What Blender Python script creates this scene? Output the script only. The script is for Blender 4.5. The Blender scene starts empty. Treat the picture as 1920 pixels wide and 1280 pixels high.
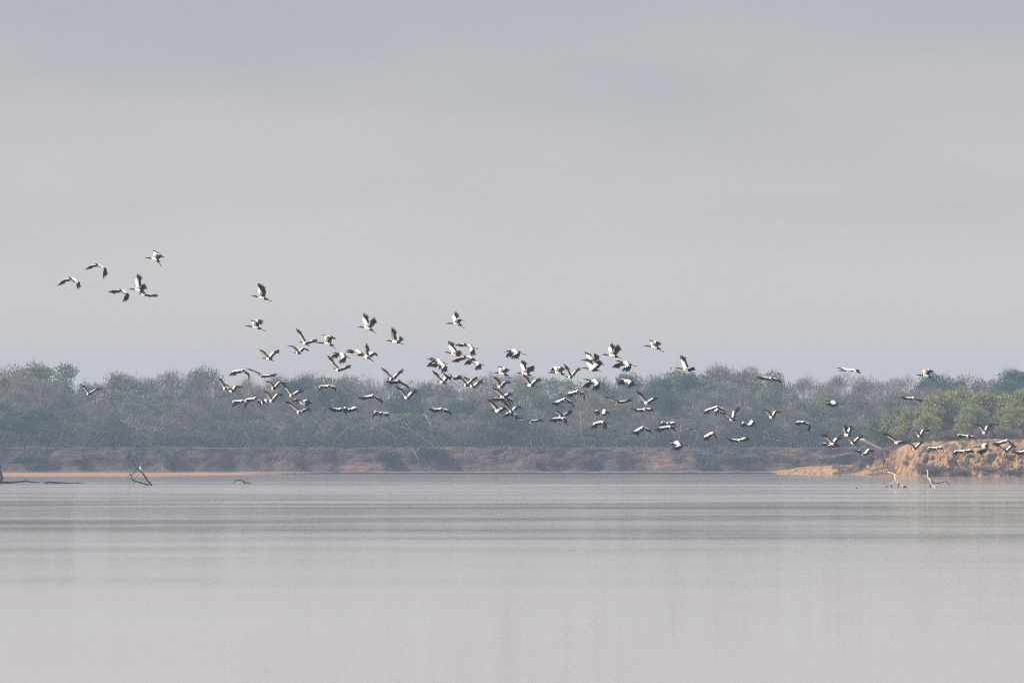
import bpy, math, random
import numpy as np
from mathutils import Vector, noise

# ------------------------------------------------------------------ camera, light, sky
F = 9000.0            # focal length in photo pixels (1920 wide)
CAMZ = 4.4            # metres above the river
HOR = 843.0           # photo row of the true horizon
sc = bpy.context.scene
C = sc.collection
cam_d = bpy.data.cameras.new('camera')
cam_d.sensor_width = 36.0
cam_d.lens = 36.0 * F / 1920.0
cam_d.shift_y = (HOR - 640.0) / 1920.0
cam_d.clip_start = 0.5
cam_d.clip_end = 9000
cam = bpy.data.objects.new('camera', cam_d)
cam.location = (0, 0, CAMZ)
cam.rotation_euler = (math.radians(90), 0, 0)
C.objects.link(cam)
sc.camera = cam

SUN_EL, SUN_AZ = math.radians(37), math.radians(251)      # azimuth clockwise from +Y: behind the camera, to the left
to_sun = Vector((math.sin(SUN_AZ) * math.cos(SUN_EL), math.cos(SUN_AZ) * math.cos(SUN_EL), math.sin(SUN_EL)))
sd = bpy.data.lights.new('sun', 'SUN')
sd.energy = 4.6
sd.angle = math.radians(0.6)
sd.color = (1.0, 0.88, 0.72)
sun = bpy.data.objects.new('sun', sd)
sun.rotation_euler = (-to_sun).to_track_quat('-Z', 'Y').to_euler()
C.objects.link(sun)

w = bpy.data.worlds.new("World")
sc.world = w
w.use_nodes = True
nt = w.node_tree
for n in list(nt.nodes):
    nt.nodes.remove(n)


def N(tree, kind, **kw):
    n = tree.nodes.new(kind)
    for k, v in kw.items():
        if k in n.inputs.keys():
            n.inputs[k].default_value = v
        else:
            setattr(n, k, v)
    return n


def ramp(tree, stops, interp='LINEAR'):
    r = tree.nodes.new('ShaderNodeValToRGB')
    r.color_ramp.interpolation = interp
    el = r.color_ramp.elements
    el[0].position, el[0].color = stops[0][0], (*stops[0][1], 1)
    el[1].position, el[1].color = stops[-1][0], (*stops[-1][1], 1)
    for p, c in stops[1:-1]:
        e = el.new(p)
        e.color = (*c, 1)
    return r


def lin(*rgb):
    return tuple((c / 255 / 12.92) if c / 255 <= 0.04045 else ((c / 255 + 0.055) / 1.055) ** 2.4 for c in rgb)


L = nt.links.new
tc = N(nt, 'ShaderNodeTexCoord')
sky = N(nt, 'ShaderNodeTexSky')
sky.sky_type = 'NISHITA'
sky.sun_disc = False
sky.sun_elevation = SUN_EL
sky.sun_rotation = SUN_AZ
sky.dust_density = 6.0
sky.air_density = 1.0
skyk = N(nt, 'ShaderNodeVectorMath', operation='SCALE')
skyk.inputs['Scale'].default_value = 0.10
L(sky.outputs[0], skyk.inputs[0])
# smoky overcast: soft grey layers that change with height above the horizon
sep = N(nt, 'ShaderNodeSeparateXYZ')
L(tc.outputs['Generated'], sep.inputs[0])
mp = N(nt, 'ShaderNodeMapping')
mp.inputs['Scale'].default_value = (7, 7, 26)
L(tc.outputs['Generated'], mp.inputs[0])
nz = N(nt, 'ShaderNodeTexNoise', Scale=1.3, Detail=5.0, Roughness=0.52)
L(mp.outputs[0], nz.inputs['Vector'])
mr = N(nt, 'ShaderNodeMapRange')
mr.inputs['From Min'].default_value = 0.0
mr.inputs['From Max'].default_value = 0.20
L(sep.outputs['Z'], mr.inputs['Value'])
ad = N(nt, 'ShaderNodeMath', operation='MULTIPLY_ADD')
L(nz.outputs[0], ad.inputs[0])
ad.inputs[1].default_value = 0.30
L(mr.outputs[0], ad.inputs[2])
rp = ramp(nt, [(0.0, lin(229, 222, 218)), (0.17, lin(231, 224, 220)), (0.33, lin(229, 225, 223)), (0.44, lin(216, 214, 215)),
               (0.56, lin(197, 198, 202)), (0.68, lin(185, 186, 193)), (1.0, lin(224, 225, 229))], 'B_SPLINE')
L(ad.outputs[0], rp.inputs[0])
mx = N(nt, 'ShaderNodeMix', data_type='RGBA')
mx.inputs[0].default_value = 0.85
L(skyk.outputs[0], mx.inputs[6])
L(rp.outputs[0], mx.inputs[7])
bg = N(nt, 'ShaderNodeBackground', Strength=1.0)
L(mx.outputs[2], bg.inputs[0])
wo = N(nt, 'ShaderNodeOutputWorld')
L(bg.outputs[0], wo.inputs[0])

sc.view_settings.view_transform = 'Standard'
sc.view_settings.look = 'None'
sc.view_settings.exposure = 0.0
sc.view_settings.gamma = 1.0
sc.render.engine = 'CYCLES'
sc.cycles.use_denoising = False
sc.cycles.max_bounces = 6
sc.cycles.diffuse_bounces = 2
sc.cycles.glossy_bounces = 3
sc.cycles.volume_bounces = 0
sc.cycles.transparent_max_bounces = 8
sc.cycles.sample_clamp_indirect = 4.0
sc.cycles.use_adaptive_sampling = False
sc.cycles.filter_width = 1.05

R = random.Random(7)
RN = np.random.default_rng(11)


def X(px, D):
    return (px - 960.0) * D / F


def Z(py, D):
    return CAMZ + (HOR - py) * D / F


def P(px, py, D):
    return Vector((X(px, D), D, Z(py, D)))


def Dw(py):            # distance at which the river surface shows at this row
    return CAMZ * F / (py - HOR)


# ------------------------------------------------------------------ materials
def pmat(name, col, rough=0.8, var=None, scale=1.0, bump=0.0, bscale=None, spec=0.3, obj_random=0.0, stretch=None, rand_col=None):
    m = bpy.data.materials.new(name)
    m.use_nodes = True
    t = m.node_tree
    b = t.nodes['Principled BSDF']
    b.inputs['Roughness'].default_value = rough
    b.inputs['Specular IOR Level'].default_value = spec
    tcn = N(t, 'ShaderNodeTexCoord')
    src = tcn.outputs['Object']
    if stretch:
        mpn = N(t, 'ShaderNodeMapping')
        mpn.inputs['Scale'].default_value = stretch
        t.links.new(src, mpn.inputs[0])
        src = mpn.outputs[0]
    out = None
    if var:
        n1 = N(t, 'ShaderNodeTexNoise', Scale=scale, Detail=5.0, Roughness=0.62)
        t.links.new(src, n1.inputs['Vector'])
        st = [(0.30 + 0.4 * i / (len(var)), c) for i, c in enumerate([col] + list(var))]
        r_ = ramp(t, st)
        t.links.new(n1.outputs[0], r_.inputs[0])
        out = r_.outputs[0]
    if rand_col is not None:
        oi = N(t, 'ShaderNodeObjectInfo')
        mxx = N(t, 'ShaderNodeMix', data_type='RGBA')
        t.links.new(oi.outputs['Random'], mxx.inputs[0])
        if out is not None:
            t.links.new(out, mxx.inputs[6])
        else:
            mxx.inputs[6].default_value = (*col, 1)
        mxx.inputs[7].default_value = (*rand_col, 1)
        out = mxx.outputs[2]
    if out is None:
        b.inputs['Base Color'].default_value = (*col, 1)
    else:
        t.links.new(out, b.inputs['Base Color'])
    if bump:
        n2 = N(t, 'ShaderNodeTexNoise', Scale=bscale or scale * 4, Detail=6.0, Roughness=0.6)
        t.links.new(src, n2.inputs['Vector'])
        bn = N(t, 'ShaderNodeBump', Strength=1.0, Distance=bump)
        t.links.new(n2.outputs[0], bn.inputs['Height'])
        t.links.new(bn.outputs[0], b.inputs['Normal'])
    return m


M = {}
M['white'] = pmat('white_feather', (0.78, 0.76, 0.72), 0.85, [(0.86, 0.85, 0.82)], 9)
M['cream'] = pmat('shade_tinted_underwing', (0.64, 0.54, 0.42), 0.9, [(0.74, 0.65, 0.53)], 7)  # mostly white underwing; its warm shade is put into the cream tint
M['black'] = pmat('black_feather', (0.008, 0.008, 0.014), 0.55, [(0.016, 0.016, 0.028)], 14)
M['skin'] = pmat('bare_grey_skin', (0.03, 0.027, 0.025), 0.8, [(0.05, 0.04, 0.035)], 20)
M['bill'] = pmat('horn_bill', (0.06, 0.045, 0.035), 0.6, [(0.09, 0.06, 0.04)], 20)
M['shank'] = pmat('dark_leg', (0.02, 0.018, 0.02), 0.7)
M['foot'] = pmat('pink_foot', (0.09, 0.06, 0.055), 0.7)
M['bark_pale'] = pmat('pale_bark', (0.50, 0.45, 0.38), 0.9, [(0.33, 0.29, 0.25)], 0.6)
M['bark_dark'] = pmat('dark_bark', (0.10, 0.085, 0.07), 0.9, [(0.17, 0.14, 0.12)], 0.6)
M['twig_grey'] = pmat('grey_twigs', (0.12, 0.115, 0.09), 0.95, [(0.37, 0.34, 0.27)], 0.22, rand_col=(0.17, 0.15, 0.125))
M['leaf_olive'] = pmat('olive_leaves', (0.085, 0.10, 0.048), 0.9, [(0.28, 0.30, 0.13)], 0.22, rand_col=(0.18, 0.185, 0.095))
M['leaf_green'] = pmat('green_leaves', (0.035, 0.07, 0.038), 0.9, [(0.11, 0.17, 0.075)], 0.22, rand_col=(0.075, 0.11, 0.055))
M['leaf_willow'] = pmat('willow_leaves', (0.16, 0.19, 0.06), 0.85, [(0.43, 0.47, 0.125)], 0.30, rand_col=(0.29, 0.31, 0.12))
M['brush_brown'] = pmat('brown_brush', (0.19, 0.14, 0.125), 0.95, [(0.36, 0.27, 0.225)], 1.2, rand_col=(0.12, 0.09, 0.07))
M['wood_pale'] = pmat('bleached_wood', (0.78, 0.66, 0.48), 0.85, [(0.62, 0.50, 0.36)], 2.0)
M['wood_wet'] = pmat('wet_black_wood', (0.012, 0.010, 0.009), 0.6, [(0.03, 0.025, 0.02)], 2.0)
M['wood_mid'] = pmat('brown_dead_wood', (0.10, 0.07, 0.05), 0.85, [(0.05, 0.035, 0.03)], 2.0)
M['clay'] = pmat('red_clay', (0.05, 0.05, 0.056), 0.95, [(0.085, 0.073, 0.075), (0.12, 0.095, 0.09), (0.14, 0.11, 0.10), (0.29, 0.185, 0.14), (0.18, 0.13, 0.11)], 0.06, bump=1.0, bscale=0.5, stretch=(1, 1, 3.2))
M['bluff'] = pmat('orange_clay', (0.08, 0.055, 0.042), 0.95, [(0.25, 0.15, 0.085), (0.44, 0.265, 0.13), (0.55, 0.36, 0.19), (0.15, 0.095, 0.062)], 0.55, bump=0.9, bscale=1.1)
M['sand'] = pmat('orange_sand', (0.47, 0.27, 0.16), 0.9, [(0.60, 0.38, 0.24), (0.42, 0.25, 0.17)], 0.12, bump=0.05, bscale=0.8, stretch=(0.35, 1, 1))
M['mud'] = pmat('wet_mud', (0.045, 0.032, 0.028), 0.6, [(0.12, 0.08, 0.06)], 0.3)
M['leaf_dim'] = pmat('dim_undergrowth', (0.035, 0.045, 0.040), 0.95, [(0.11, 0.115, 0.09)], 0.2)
M['dead_grey'] = pmat('grey_dead_wood', (0.24, 0.215, 0.19), 0.9, [(0.33, 0.30, 0.26)], 0.8)
M['soil'] = pmat('forest_soil', (0.14, 0.11, 0.08), 0.95, [(0.10, 0.10, 0.06)], 0.2)
M['reed'] = pmat('green_reed', (0.10, 0.13, 0.06), 0.9, [(0.16, 0.17, 0.08)], 1.0)


# ------------------------------------------------------------------ object helpers
def tag(o, label=None, cat=None, group=None, kind=None):
    if label: o['label'] = label
    if cat: o['category'] = cat
    if group: o['group'] = group
    if kind: o['kind'] = kind
    return o


def mesh_obj(name, verts, faces, mats, parent=None, midx=None, smooth=False, loc=None):
    me = bpy.data.meshes.new(name)
    me.from_pydata([tuple(v) for v in verts], [], faces)
    for m in (mats if isinstance(mats, (list, tuple)) else [mats]):
        me.materials.append(m)
    if midx is not None:
        me.polygons.foreach_set('material_index', midx)
    if smooth:
        me.polygons.foreach_set('use_smooth', [True] * len(me.polygons))
    me.update()
    o = bpy.data.objects.new(name, me)
    C.objects.link(o)
    if parent: o.parent = parent
    if loc: o.location = loc
    return o


def np_mesh(name, V, Fq, mat):
    """V (n,3) array, Fq (m,k) array with k = 3 or 4"""
    me = bpy.data.meshes.new(name)
    k = Fq.shape[1]
    me.vertices.add(len(V))
    me.vertices.foreach_set('co', V.astype(np.float32).ravel())
    me.loops.add(Fq.size)
    me.loops.foreach_set('vertex_index', Fq.astype(np.int32).ravel())
    me.polygons.add(len(Fq))
    me.polygons.foreach_set('loop_start', np.arange(0, Fq.size, k, dtype=np.int32))
    me.polygons.foreach_set('loop_total', np.full(len(Fq), k, dtype=np.int32))
    me.materials.append(mat)
    me.update(calc_edges=True)
    return me


class MB:
    def __init__(s):
        s.v, s.f, s.m = [], [], []

    def tube(s, pts, rad, sides=5, mi=0, cap=True):
        base = len(s.v)
        pts = [Vector(p) for p in pts]
        n = len(pts)
        up = None
        for i, p in enumerate(pts):
            d = (pts[min(i + 1, n - 1)] - pts[max(i - 1, 0)])
            if d.length < 1e-9: d = Vector((0, 0, 1))
            d.normalize()
            if up is None:
                a = Vector((0, 0, 1)) if abs(d.z) < 0.9 else Vector((1, 0, 0))
            else:
                a = up
            u = (a - d * a.dot(d)).normalized()
            v = d.cross(u)
            up = u
            r = rad[i]
            ru, rv = (r if isinstance(r, tuple) else (r, r))
            for k in range(sides):
                t = 2 * math.pi * k / sides
                s.v.append(p + u * (ru * math.cos(t)) + v * (rv * math.sin(t)))
        for i in range(n - 1):
            for k in range(sides):
                a0 = base + i * sides + k
                a1 = base + i * sides + (k + 1) % sides
                s.f.append((a0, a1, a1 + sides, a0 + sides))
                s.m.append(mi[i] if isinstance(mi, list) else mi)
        if cap:
            s.f.append(tuple(base + k for k in range(sides))[::-1])
            s.m.append(mi[0] if isinstance(mi, list) else mi)
            s.f.append(tuple(base + (n - 1) * sides + k for k in range(sides)))
            s.m.append(mi[-1] if isinstance(mi, list) else mi)

    def quad(s, a, b, c, d, mi=0):
        i = len(s.v)
        s.v += [a, b, c, d]
        s.f.append((i, i + 1, i + 2, i + 3))
        s.m.append(mi)

    def build(s, name, mats, parent=None, smooth=False, origin=None):
        vv = s.v
        if origin is not None:
            vv = [Vector(v) - origin for v in s.v]
        return mesh_obj(name, vv, s.f, mats, parent, s.m, smooth, origin)


def empty(name, loc):
    o = bpy.data.objects.new(name, None)
    o.empty_display_size = 0.5
    C.objects.link(o)
    o.location = loc
    return o


# ------------------------------------------------------------------ water
def make_water():
    m = bpy.data.materials.new('river_water')
    m.use_nodes = True
    t = m.node_tree
    b = t.nodes['Principled BSDF']
    b.inputs['Base Color'].default_value = (0.445, 0.405, 0.395, 1)
    b.inputs['IOR'].default_value = 1.33
    tcn = N(t, 'ShaderNodeTexCoord')

    def tex(scale, detail, sx, sy, rough=0.5, w_=0.0):
        mpn = N(t, 'ShaderNodeMapping')
        mpn.inputs['Scale'].default_value = (sx, sy, 1)
        mpn.inputs['Location'].default_value = (w_, w_ * 0.7, 0)
        t.links.new(tcn.outputs['Object'], mpn.inputs[0])
        n_ = N(t, 'ShaderNodeTexNoise', Scale=scale, Detail=detail, Roughness=rough)
        t.links.new(mpn.outputs[0], n_.inputs['Vector'])
        return n_.outputs[0]
    # wind-ruffled streaks, very long across the river
    streak = tex(1.0, 3.0, 0.02, 0.045, 0.55, 3.1)
    sepn = N(t, 'ShaderNodeSeparateXYZ')
    t.links.new(tcn.outputs['Object'], sepn.inputs[0])
    # belts of breeze and calm: the ruffled belt off the far shore, the calm belt in front of it
    yy = N(t, 'ShaderNodeMath', operation='MULTIPLY_ADD')
    t.links.new(streak, yy.inputs[0])
    yy.inputs[1].default_value = 90.0
    t.links.new(sepn.outputs['Y'], yy.inputs[2])
    yn = N(t, 'ShaderNodeMath', operation='DIVIDE')
    t.links.new(yy.outputs[0], yn.inputs[0])
    yn.inputs[1].default_value = 1000.0
    belt = ramp(t, [(0.0, (.50,) * 3), (0.18, (.52,) * 3), (0.26, (.40,) * 3), (0.33, (.22,) * 3), (0.37, (.30,) * 3), (0.44, (.29,) * 3), (0.475, (.56,) * 3),
                    (0.62, (.72,) * 3), (0.72, (.45,) * 3), (1.0, (.30,) * 3)], 'EASE')
    t.links.new(yn.outputs[0], belt.inputs[0])
    st = N(t, 'ShaderNodeMapRange')
    st.inputs['From Min'].default_value = 0.36
    st.inputs['From Max'].default_value = 0.66
    st.inputs['To Min'].default_value = -0.18
    st.inputs['To Max'].default_value = 0.20
    t.links.new(tex(1.0, 2.0, 0.02, 0.05, 0.5, 9.1), st.inputs['Value'])
    mxr = N(t, 'ShaderNodeMath', operation='ADD')
    mxr.use_clamp = True
    t.links.new(belt.outputs[0], mxr.inputs[0])
    t.links.new(st.outputs[0], mxr.inputs[1])
    rg = N(t, 'ShaderNodeMapRange')
    rg.inputs['To Min'].default_value = 0.05
    rg.inputs['To Max'].default_value = 0.17
    t.links.new(mxr.outputs[0], rg.inputs['Value'])
    t.links.new(rg.outputs[0], b.inputs['Roughness'])
    # long low swell and fine ripple as bump
    w1 = tex(1.0, 2.0, 0.035, 0.11, 0.5, 11.0)
    w2 = tex(1.0, 2.0, 0.15, 0.9, 0.5, 5.0)
    w0 = tex(1.0, 1.5, 0.022, 0.030, 0.45, 21.0)
    b0 = N(t, 'ShaderNodeBump', Strength=1.0, Distance=0.06)
    t.links.new(w0, b0.inputs['Height'])
    b1 = N(t, 'ShaderNodeBump', Strength=1.0, Distance=0.0045)
    t.links.new(b0.outputs[0], b1.inputs['Normal'])
    t.links.new(w1, b1.inputs['Height'])
    b2 = N(t, 'ShaderNodeBump', Strength=1.0, Distance=0.0018)
    t.links.new(w2, b2.inputs['Height'])
    t.links.new(b1.outputs[0], b2.inputs['Normal'])
    t.links.new(b2.outputs[0], b.inputs['Normal'])
    # one flat sheet
    V = [(-690, -140, 0), (690, -140, 0), (690, 1003, 0), (-690, 1003, 0)]
    o = mesh_obj('water', V, [(0, 1, 2, 3)], m)
    tag(o, 'calm pale grey river reflecting the hazy sky and the far trees', None, None, 'structure')
    return o


make_water()


# ------------------------------------------------------------------ ground and banks
def fbm(x, y, z=0.0, o=4):
    return noise.fractal(Vector((x, y, z)), 1.0, 2.0, o)


BANKZ = Z(839, 1000)          # top of the far bank


def cliff_y(x):
    """front line of the far bank: coves and spurs"""
    return 1000 + 2.6 * fbm(x * 0.035, 3.3) + 1.2 * fbm(x * 0.16, 8.1)


def cliff_top(x):
    return BANKZ + 0.55 * fbm(x * 0.04, 1.7) + 0.22 * fbm(x * 0.4, 4.0)


def heightgrid(name, xs, rows, fn, mat, smooth=True):
    V, Fc = [], []
    nx = len(xs)
    for j in range(rows):
        for x in xs:
            V.append(fn(x, j / (rows - 1)))
    for j in range(rows - 1):
        for i in range(nx - 1):
            a = j * nx + i
            Fc.append((a, a + 1, a + nx + 1, a + nx))
    return mesh_obj(name, V, Fc, mat, smooth=smooth)


def cliff_fn(x, t):
    # t 0 at the water, 1 at the top edge; talus at the foot, a near-vertical cut above
    top = cliff_top(x)
    y0 = cliff_y(x)
    z = -0.4 + (top + 0.4) * t
    tal = 3.2 * max(0.0, 0.42 + 0.35 * fbm(x * 0.07, 9.0) - t) ** 1.3
    y = y0 - tal + 0.55 * fbm(x * 0.35, z * 0.9, 2.0) + 0.9 * t
    ledge = 0.5 * math.sin(z * 2.1 + 2 * fbm(x * 0.03, 7)) * (0.5 + fbm(x * 0.1, 5))
    return (x, y + 0.35 * ledge, z)


xs = [-340 + i * 0.8 for i in range(851)]
far_bank = heightgrid('far_bank', xs, 14, cliff_fn, M['clay'])
tag(far_bank, 'eroded pinkish brown earth cliff along the far side of the river', None, None, 'structure')


def ground_fn(x, t):
    if t == 0:
        c = cliff_fn(x, 1.0)
        return (c[0], c[1] - 0.02, c[2] - 0.004)
    y = 1003 + (t ** 2.2) * 480
    return (x, y, BANKZ + 0.3 * fbm(x * 0.05, y * 0.05) * min(1, t * 4))


gx = [-340 + i * 4 for i in range(171)]
g = heightgrid('ground', gx, 16, ground_fn, M['soil'])
tag(g, 'flat wooded ground behind the far river bank', None, None, 'structure')
# the same ground carried out to both sides
for sgn in (-1, 1):
    V = [(sgn * 340, 1001, -0.5), (sgn * 690, 1001, -0.5), (sgn * 690, 1001.2, BANKZ), (sgn * 340, 1001.2, BANKZ), (sgn * 690, 1483, BANKZ), (sgn * 340, 1483, BANKZ)]
    Fc = [(0, 1, 2, 3), (3, 2, 4, 5)]
    if sgn < 0: Fc = [f[::-1] for f in Fc]
    tag(mesh_obj('terrain', V, Fc, M['soil']), 'level ground of the far bank, %s of the view' % ('left' if sgn < 0 else 'right'), None, None, 'structure')


# low sandbar: broad and orange on the left, a thin dark mud line further right
def bar_fn(x, t):
    px = 960 + x * F / 840.0
    k = min(1.0, max(0.0, (px - 250) / 420.0))           # 0 broad, 1 thin
    k = k * k * (3 - 2 * k)
    yf = (1 - k) * 800 + k * 880 + 3.0 * fbm(x * 0.03, 2.2) + 1.0 * fbm(x * 0.2, 1.0)
    yb = (1 - k) * 955 + k * 968 + 3.0 * fbm(x * 0.03, 6.2)
    y = yf + (yb - yf) * t ** 2.2
    h = (1 - k) * 0.26 + k * 0.25 + 0.05 * fbm(x * 0.12, 3.0)
    if px > 1440: h *= max(0.0, 1 - (px - 1440) / 90.0)
    h *= 1 + 0.35 * fbm(x * 0.35, 7.7)
    z = -0.12 + (h + 0.12) * min(1.0, 3.5 * t, 4 * (1 - t)) + 0.03 * fbm(x * 0.5, y * 0.3)
    return (x, y, z)


bx = [-330 + i * 0.9 for i in range(424)]
bm_ = pmat('sandbar_sand', (0.33, 0.18, 0.12), 0.95, [(0.46, 0.28, 0.185), (0.28, 0.16, 0.11)], 0.12, bump=0.08, bscale=0.6, stretch=(0.3, 1, 1))
# it turns to wet dark mud where the bar thins out
t_ = bm_.node_tree
b_ = t_.nodes['Principled BSDF']
col_link = b_.inputs['Base Color'].links[0].from_socket
tcn_ = N(t_, 'ShaderNodeTexCoord')
sp_ = N(t_, 'ShaderNodeSeparateXYZ')
t_.links.new(tcn_.outputs['Object'], sp_.inputs[0])
mr_ = N(t_, 'ShaderNodeMapRange')
mr_.inputs['From Min'].default_value = -50
mr_.inputs['From Max'].default_value = -26
t_.links.new(sp_.outputs['X'], mr_.inputs['Value'])
nn_ = N(t_, 'ShaderNodeTexNoise', Scale=0.5, Detail=3.0)
t_.links.new(tcn_.outputs['Object'], nn_.inputs['Vector'])
mm_ = N(t_, 'ShaderNodeMath', operation='MULTIPLY_ADD')
t_.links.new(nn_.outputs[0], mm_.inputs[0])
mm_.inputs[1].default_value = 0.5
t_.links.new(mr_.outputs[0], mm_.inputs[2])
mr2_ = N(t_, 'ShaderNodeMapRange')
mr2_.inputs['From Min'].default_value = 0.3
mr2_.inputs['From Max'].default_value = 1.0
t_.links.new(mm_.outputs[0], mr2_.inputs['Value'])
mx_ = N(t_, 'ShaderNodeMix', data_type='RGBA')
t_.links.new(mr2_.outputs[0], mx_.inputs[0])
t_.links.new(col_link, mx_.inputs[6])
mx_.inputs[7].default_value = (0.022, 0.016, 0.016, 1)
t_.links.new(mx_.outputs[2], b_.inputs['Base Color'])
bar = heightgrid('sandbar', bx, 15, bar_fn, bm_)
bar.data.materials.append(pmat('pale_dry_sand', (0.17, 0.15, 0.145), 0.9, [(0.31, 0.265, 0.245)], 0.15, stretch=(0.3, 1, 1)))
bar.data.materials.append(pmat('wet_edge_mud', (0.012, 0.009, 0.009), 0.8, [(0.03, 0.02, 0.018)], 0.5))
for p_ in bar.data.polygons:
    c_ = p_.center
    row_ = p_.index // (len(bx) - 1)
    px_ = 960 + c_.x * F / 860
    lim = 5 if px_ > 600 else (2 if px_ > 520 and fbm(c_.x * 0.4, 2.0) > -0.1 else 0)
    if row_ < lim: p_.material_index = 2
    elif row_ >= (5 if px_ > 620 else 9): p_.material_index = 1
tag(bar, 'long low orange sandbar in the river, thinning to a dark mud line', None, None, 'structure')

# right bank: crest profile in photo rows, taken at about 800 m
BLUFF_D = 806.0
crest = [(1420, 889), (1450, 884), (1480, 879), (1520, 873), (1560, 872), (1600, 871), (1630, 866), (1650, 858), (1668, 848), (1690, 836), (1715, 829),
         (1760, 827), (1800, 826), (1840, 824), (1880, 824), (1920, 823), (2000, 822), (2200, 820), (3200, 822)]


def interp(tab, x):
    if x <= tab[0][0]: return tab[0][1]
    for (a, va), (b, vb) in zip(tab, tab[1:]):
        if x <= b:
            return va + (vb - va) * (x - a) / (b - a)
    return tab[-1][1]


def bluff_base_D(px):
    return interp([(1400, 895), (1460, 880), (1600, 850), (1660, 815), (1720, 790), (1920, 785), (3000, 770)], px)


def bluff_fn(px, t):
    D0 = bluff_base_D(px)
    hz = Z(interp(crest, px), D0 + 8)
    x0 = X(px, D0)
    n1 = fbm(x0 * 0.12, 5.0)
    if t <= 0.72:
        u = t / 0.72
        z = -0.35 + (hz + 0.35) * (u ** (1.15 if hz > 2 else 0.8))
        y = D0 + 10 * (u ** 1.5) + 0.0
        amp = 1.0 * math.sin(math.pi * min(1, u * 0.95))
        # erosion gullies and lumps of fallen clay
        y += amp * (2.2 * fbm(x0 * 0.30, z * 0.22, 1.0) - 1.9 * abs(fbm(x0 * 0.85, z * 0.95, 4.0)) - 1.3 * abs(fbm(x0 * 2.3, z * 2.3, 6.0, 2))) * min(1, hz / 2.2)
        z += amp * 0.34 * fbm(x0 * 0.9, u * 6, 9.0) * min(1, hz / 3)
    else:
        u = (t - 0.72) / 0.28
        z = hz + 0.16 * n1 + 0.22 * fbm(x0 * 0.6, u * 4) - (0.0 if hz > 3 else (hz + 0.5) * u)
        y = D0 + 10 + 50 * u
    return (X(px, min(max(y, D0), D0 + 60)), y, z)


bp = [1400 + i * 2.2 for i in range(760)]
bl = heightgrid('river_bank', bp, 44, bluff_fn, M['bluff'])
tag(bl, 'crumbling sunlit orange clay bank on the right with a low spit', None, None, 'structure')


# ------------------------------------------------------------------ vegetation meshes
def slivers(cent, dirs, length, width, rng):
    """thin triangles: cent (n,3), dirs (n,3) unit, length (n,), width (n,)"""
    n = len(cent)
    side = np.cross(dirs, rng.normal(size=(n, 3)))
    side /= np.linalg.norm(side, axis=1, keepdims=True) + 1e-9
    a = cent - side * width[:, None] * 0.5
    b = cent + side * width[:, None] * 0.5
    c = cent + dirs * length[:, None]
    V = np.stack([a, b, c], 1).reshape(-1, 3)
    Fq = np.arange(3 * n).reshape(n, 3)
    return V, Fq


def tree_mesh(seed, H, W, leafy, n_cl=34, per=300, low=0.16):
    """returns (limb MB, crown vertices, faces): envelope of uneven clumps on real limbs"""
    r = random.Random(seed)
    rng = np.random.default_rng(seed)
    mb = MB()
    tr = [Vector((0, 0, -0.3))]
    lean = Vector((r.uniform(-.12, .12), r.uniform(-.12, .12), 1)).normalized()
    for i in range(1, 6):
        tr.append(tr[-1] + (lean + Vector((r.uniform(-.18, .18), r.uniform(-.18, .18), 0))) * H * 0.16)
    mb.tube(tr, [0.26 * H / 14 * (1 - i * 0.15) for i in range(6)], 6)
    cents = []
    for i in range(n_cl):
        a = r.uniform(0, 2 * math.pi)
        hz = low + (1 - low) * (i + 0.5) / n_cl
        env = math.sqrt(max(0.05, 1 - ((hz - 0.52) / 0.50) ** 2)) * (0.72 + 0.36 * r.random())
        rad = W * 0.5 * env * math.sqrt(r.uniform(0.12, 1.0))
        c = Vector((math.cos(a) * rad, math.sin(a) * rad, H * min(0.95, hz * (0.93 + 0.1 * r.random()))))
        cents.append((c, W * r.uniform(0.085, 0.17)))
        if i % 2 == 0 or hz > 0.8:
            k = min(5, max(1, int(hz * 5 * 0.8)))
            s0 = tr[k - 1] + (tr[k] - tr[k - 1]) * r.random()
            mid = s0.lerp(c, 0.5) + Vector((r.uniform(-.6, .6), r.uniform(-.6, .6), r.uniform(-0.2, 0.9)))
            mb.tube([s0, s0.lerp(mid, .5) + Vector((r.uniform(-.2, .2), r.uniform(-.2, .2), 0)), mid, c], [0.15 * H / 14, 0.12 * H / 14, 0.085 * H / 14, 0.035], 4)
    Cn, Dn, Ln, Wn = [], [], [], []
    for c, rad in cents:
        n = int(per * r.uniform(0.5, 1.4))
        d = rng.normal(size=(n, 3))
        d /= np.linalg.norm(d, axis=1, keepdims=True)
        rr = rad * rng.random(n) ** 0.45
        p = np.array(c)[None] + d * rr[:, None] * np.array([1.25, 1.25, 0.85])[None]
        dd = d * 0.7 + rng.normal(size=(n, 3)) * 0.5 + np.array([0, 0, 0.8])[None]
        dd /= np.linalg.norm(dd, axis=1, keepdims=True)
        Cn.append(p); Dn.append(dd)
        if leafy:
            Ln.append(rng.uniform(0.25, 0.55, n)); Wn.append(rng.uniform(0.12, 0.30, n))
        else:
            Ln.append(rng.uniform(0.5, 1.3, n)); Wn.append(rng.uniform(0.035, 0.10, n))
    # wispy leaders that break the outline
    n = 160
    idx = rng.integers(int(n_cl * 0.4), n_cl, n)
    pc = np.array([tuple(cents[i][0]) for i in idx])
    ra = np.array([cents[i][1] for i in idx])
    d = rng.normal(size=(n, 3)) * 0.5 + np.array([0, 0, 1.0])
    d /= np.linalg.norm(d, axis=1, keepdims=True)
    Cn.append(pc + d * ra[:, None] * 0.8); Dn.append(d)
    Ln.append(rng.uniform(0.7, 1.7, n)); Wn.append(rng.uniform(0.04, 0.09, n))
    V, Fq = slivers(np.concatenate(Cn), np.concatenate(Dn), np.concatenate(Ln), np.concatenate(Wn), rng)
    return mb, V, Fq


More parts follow.
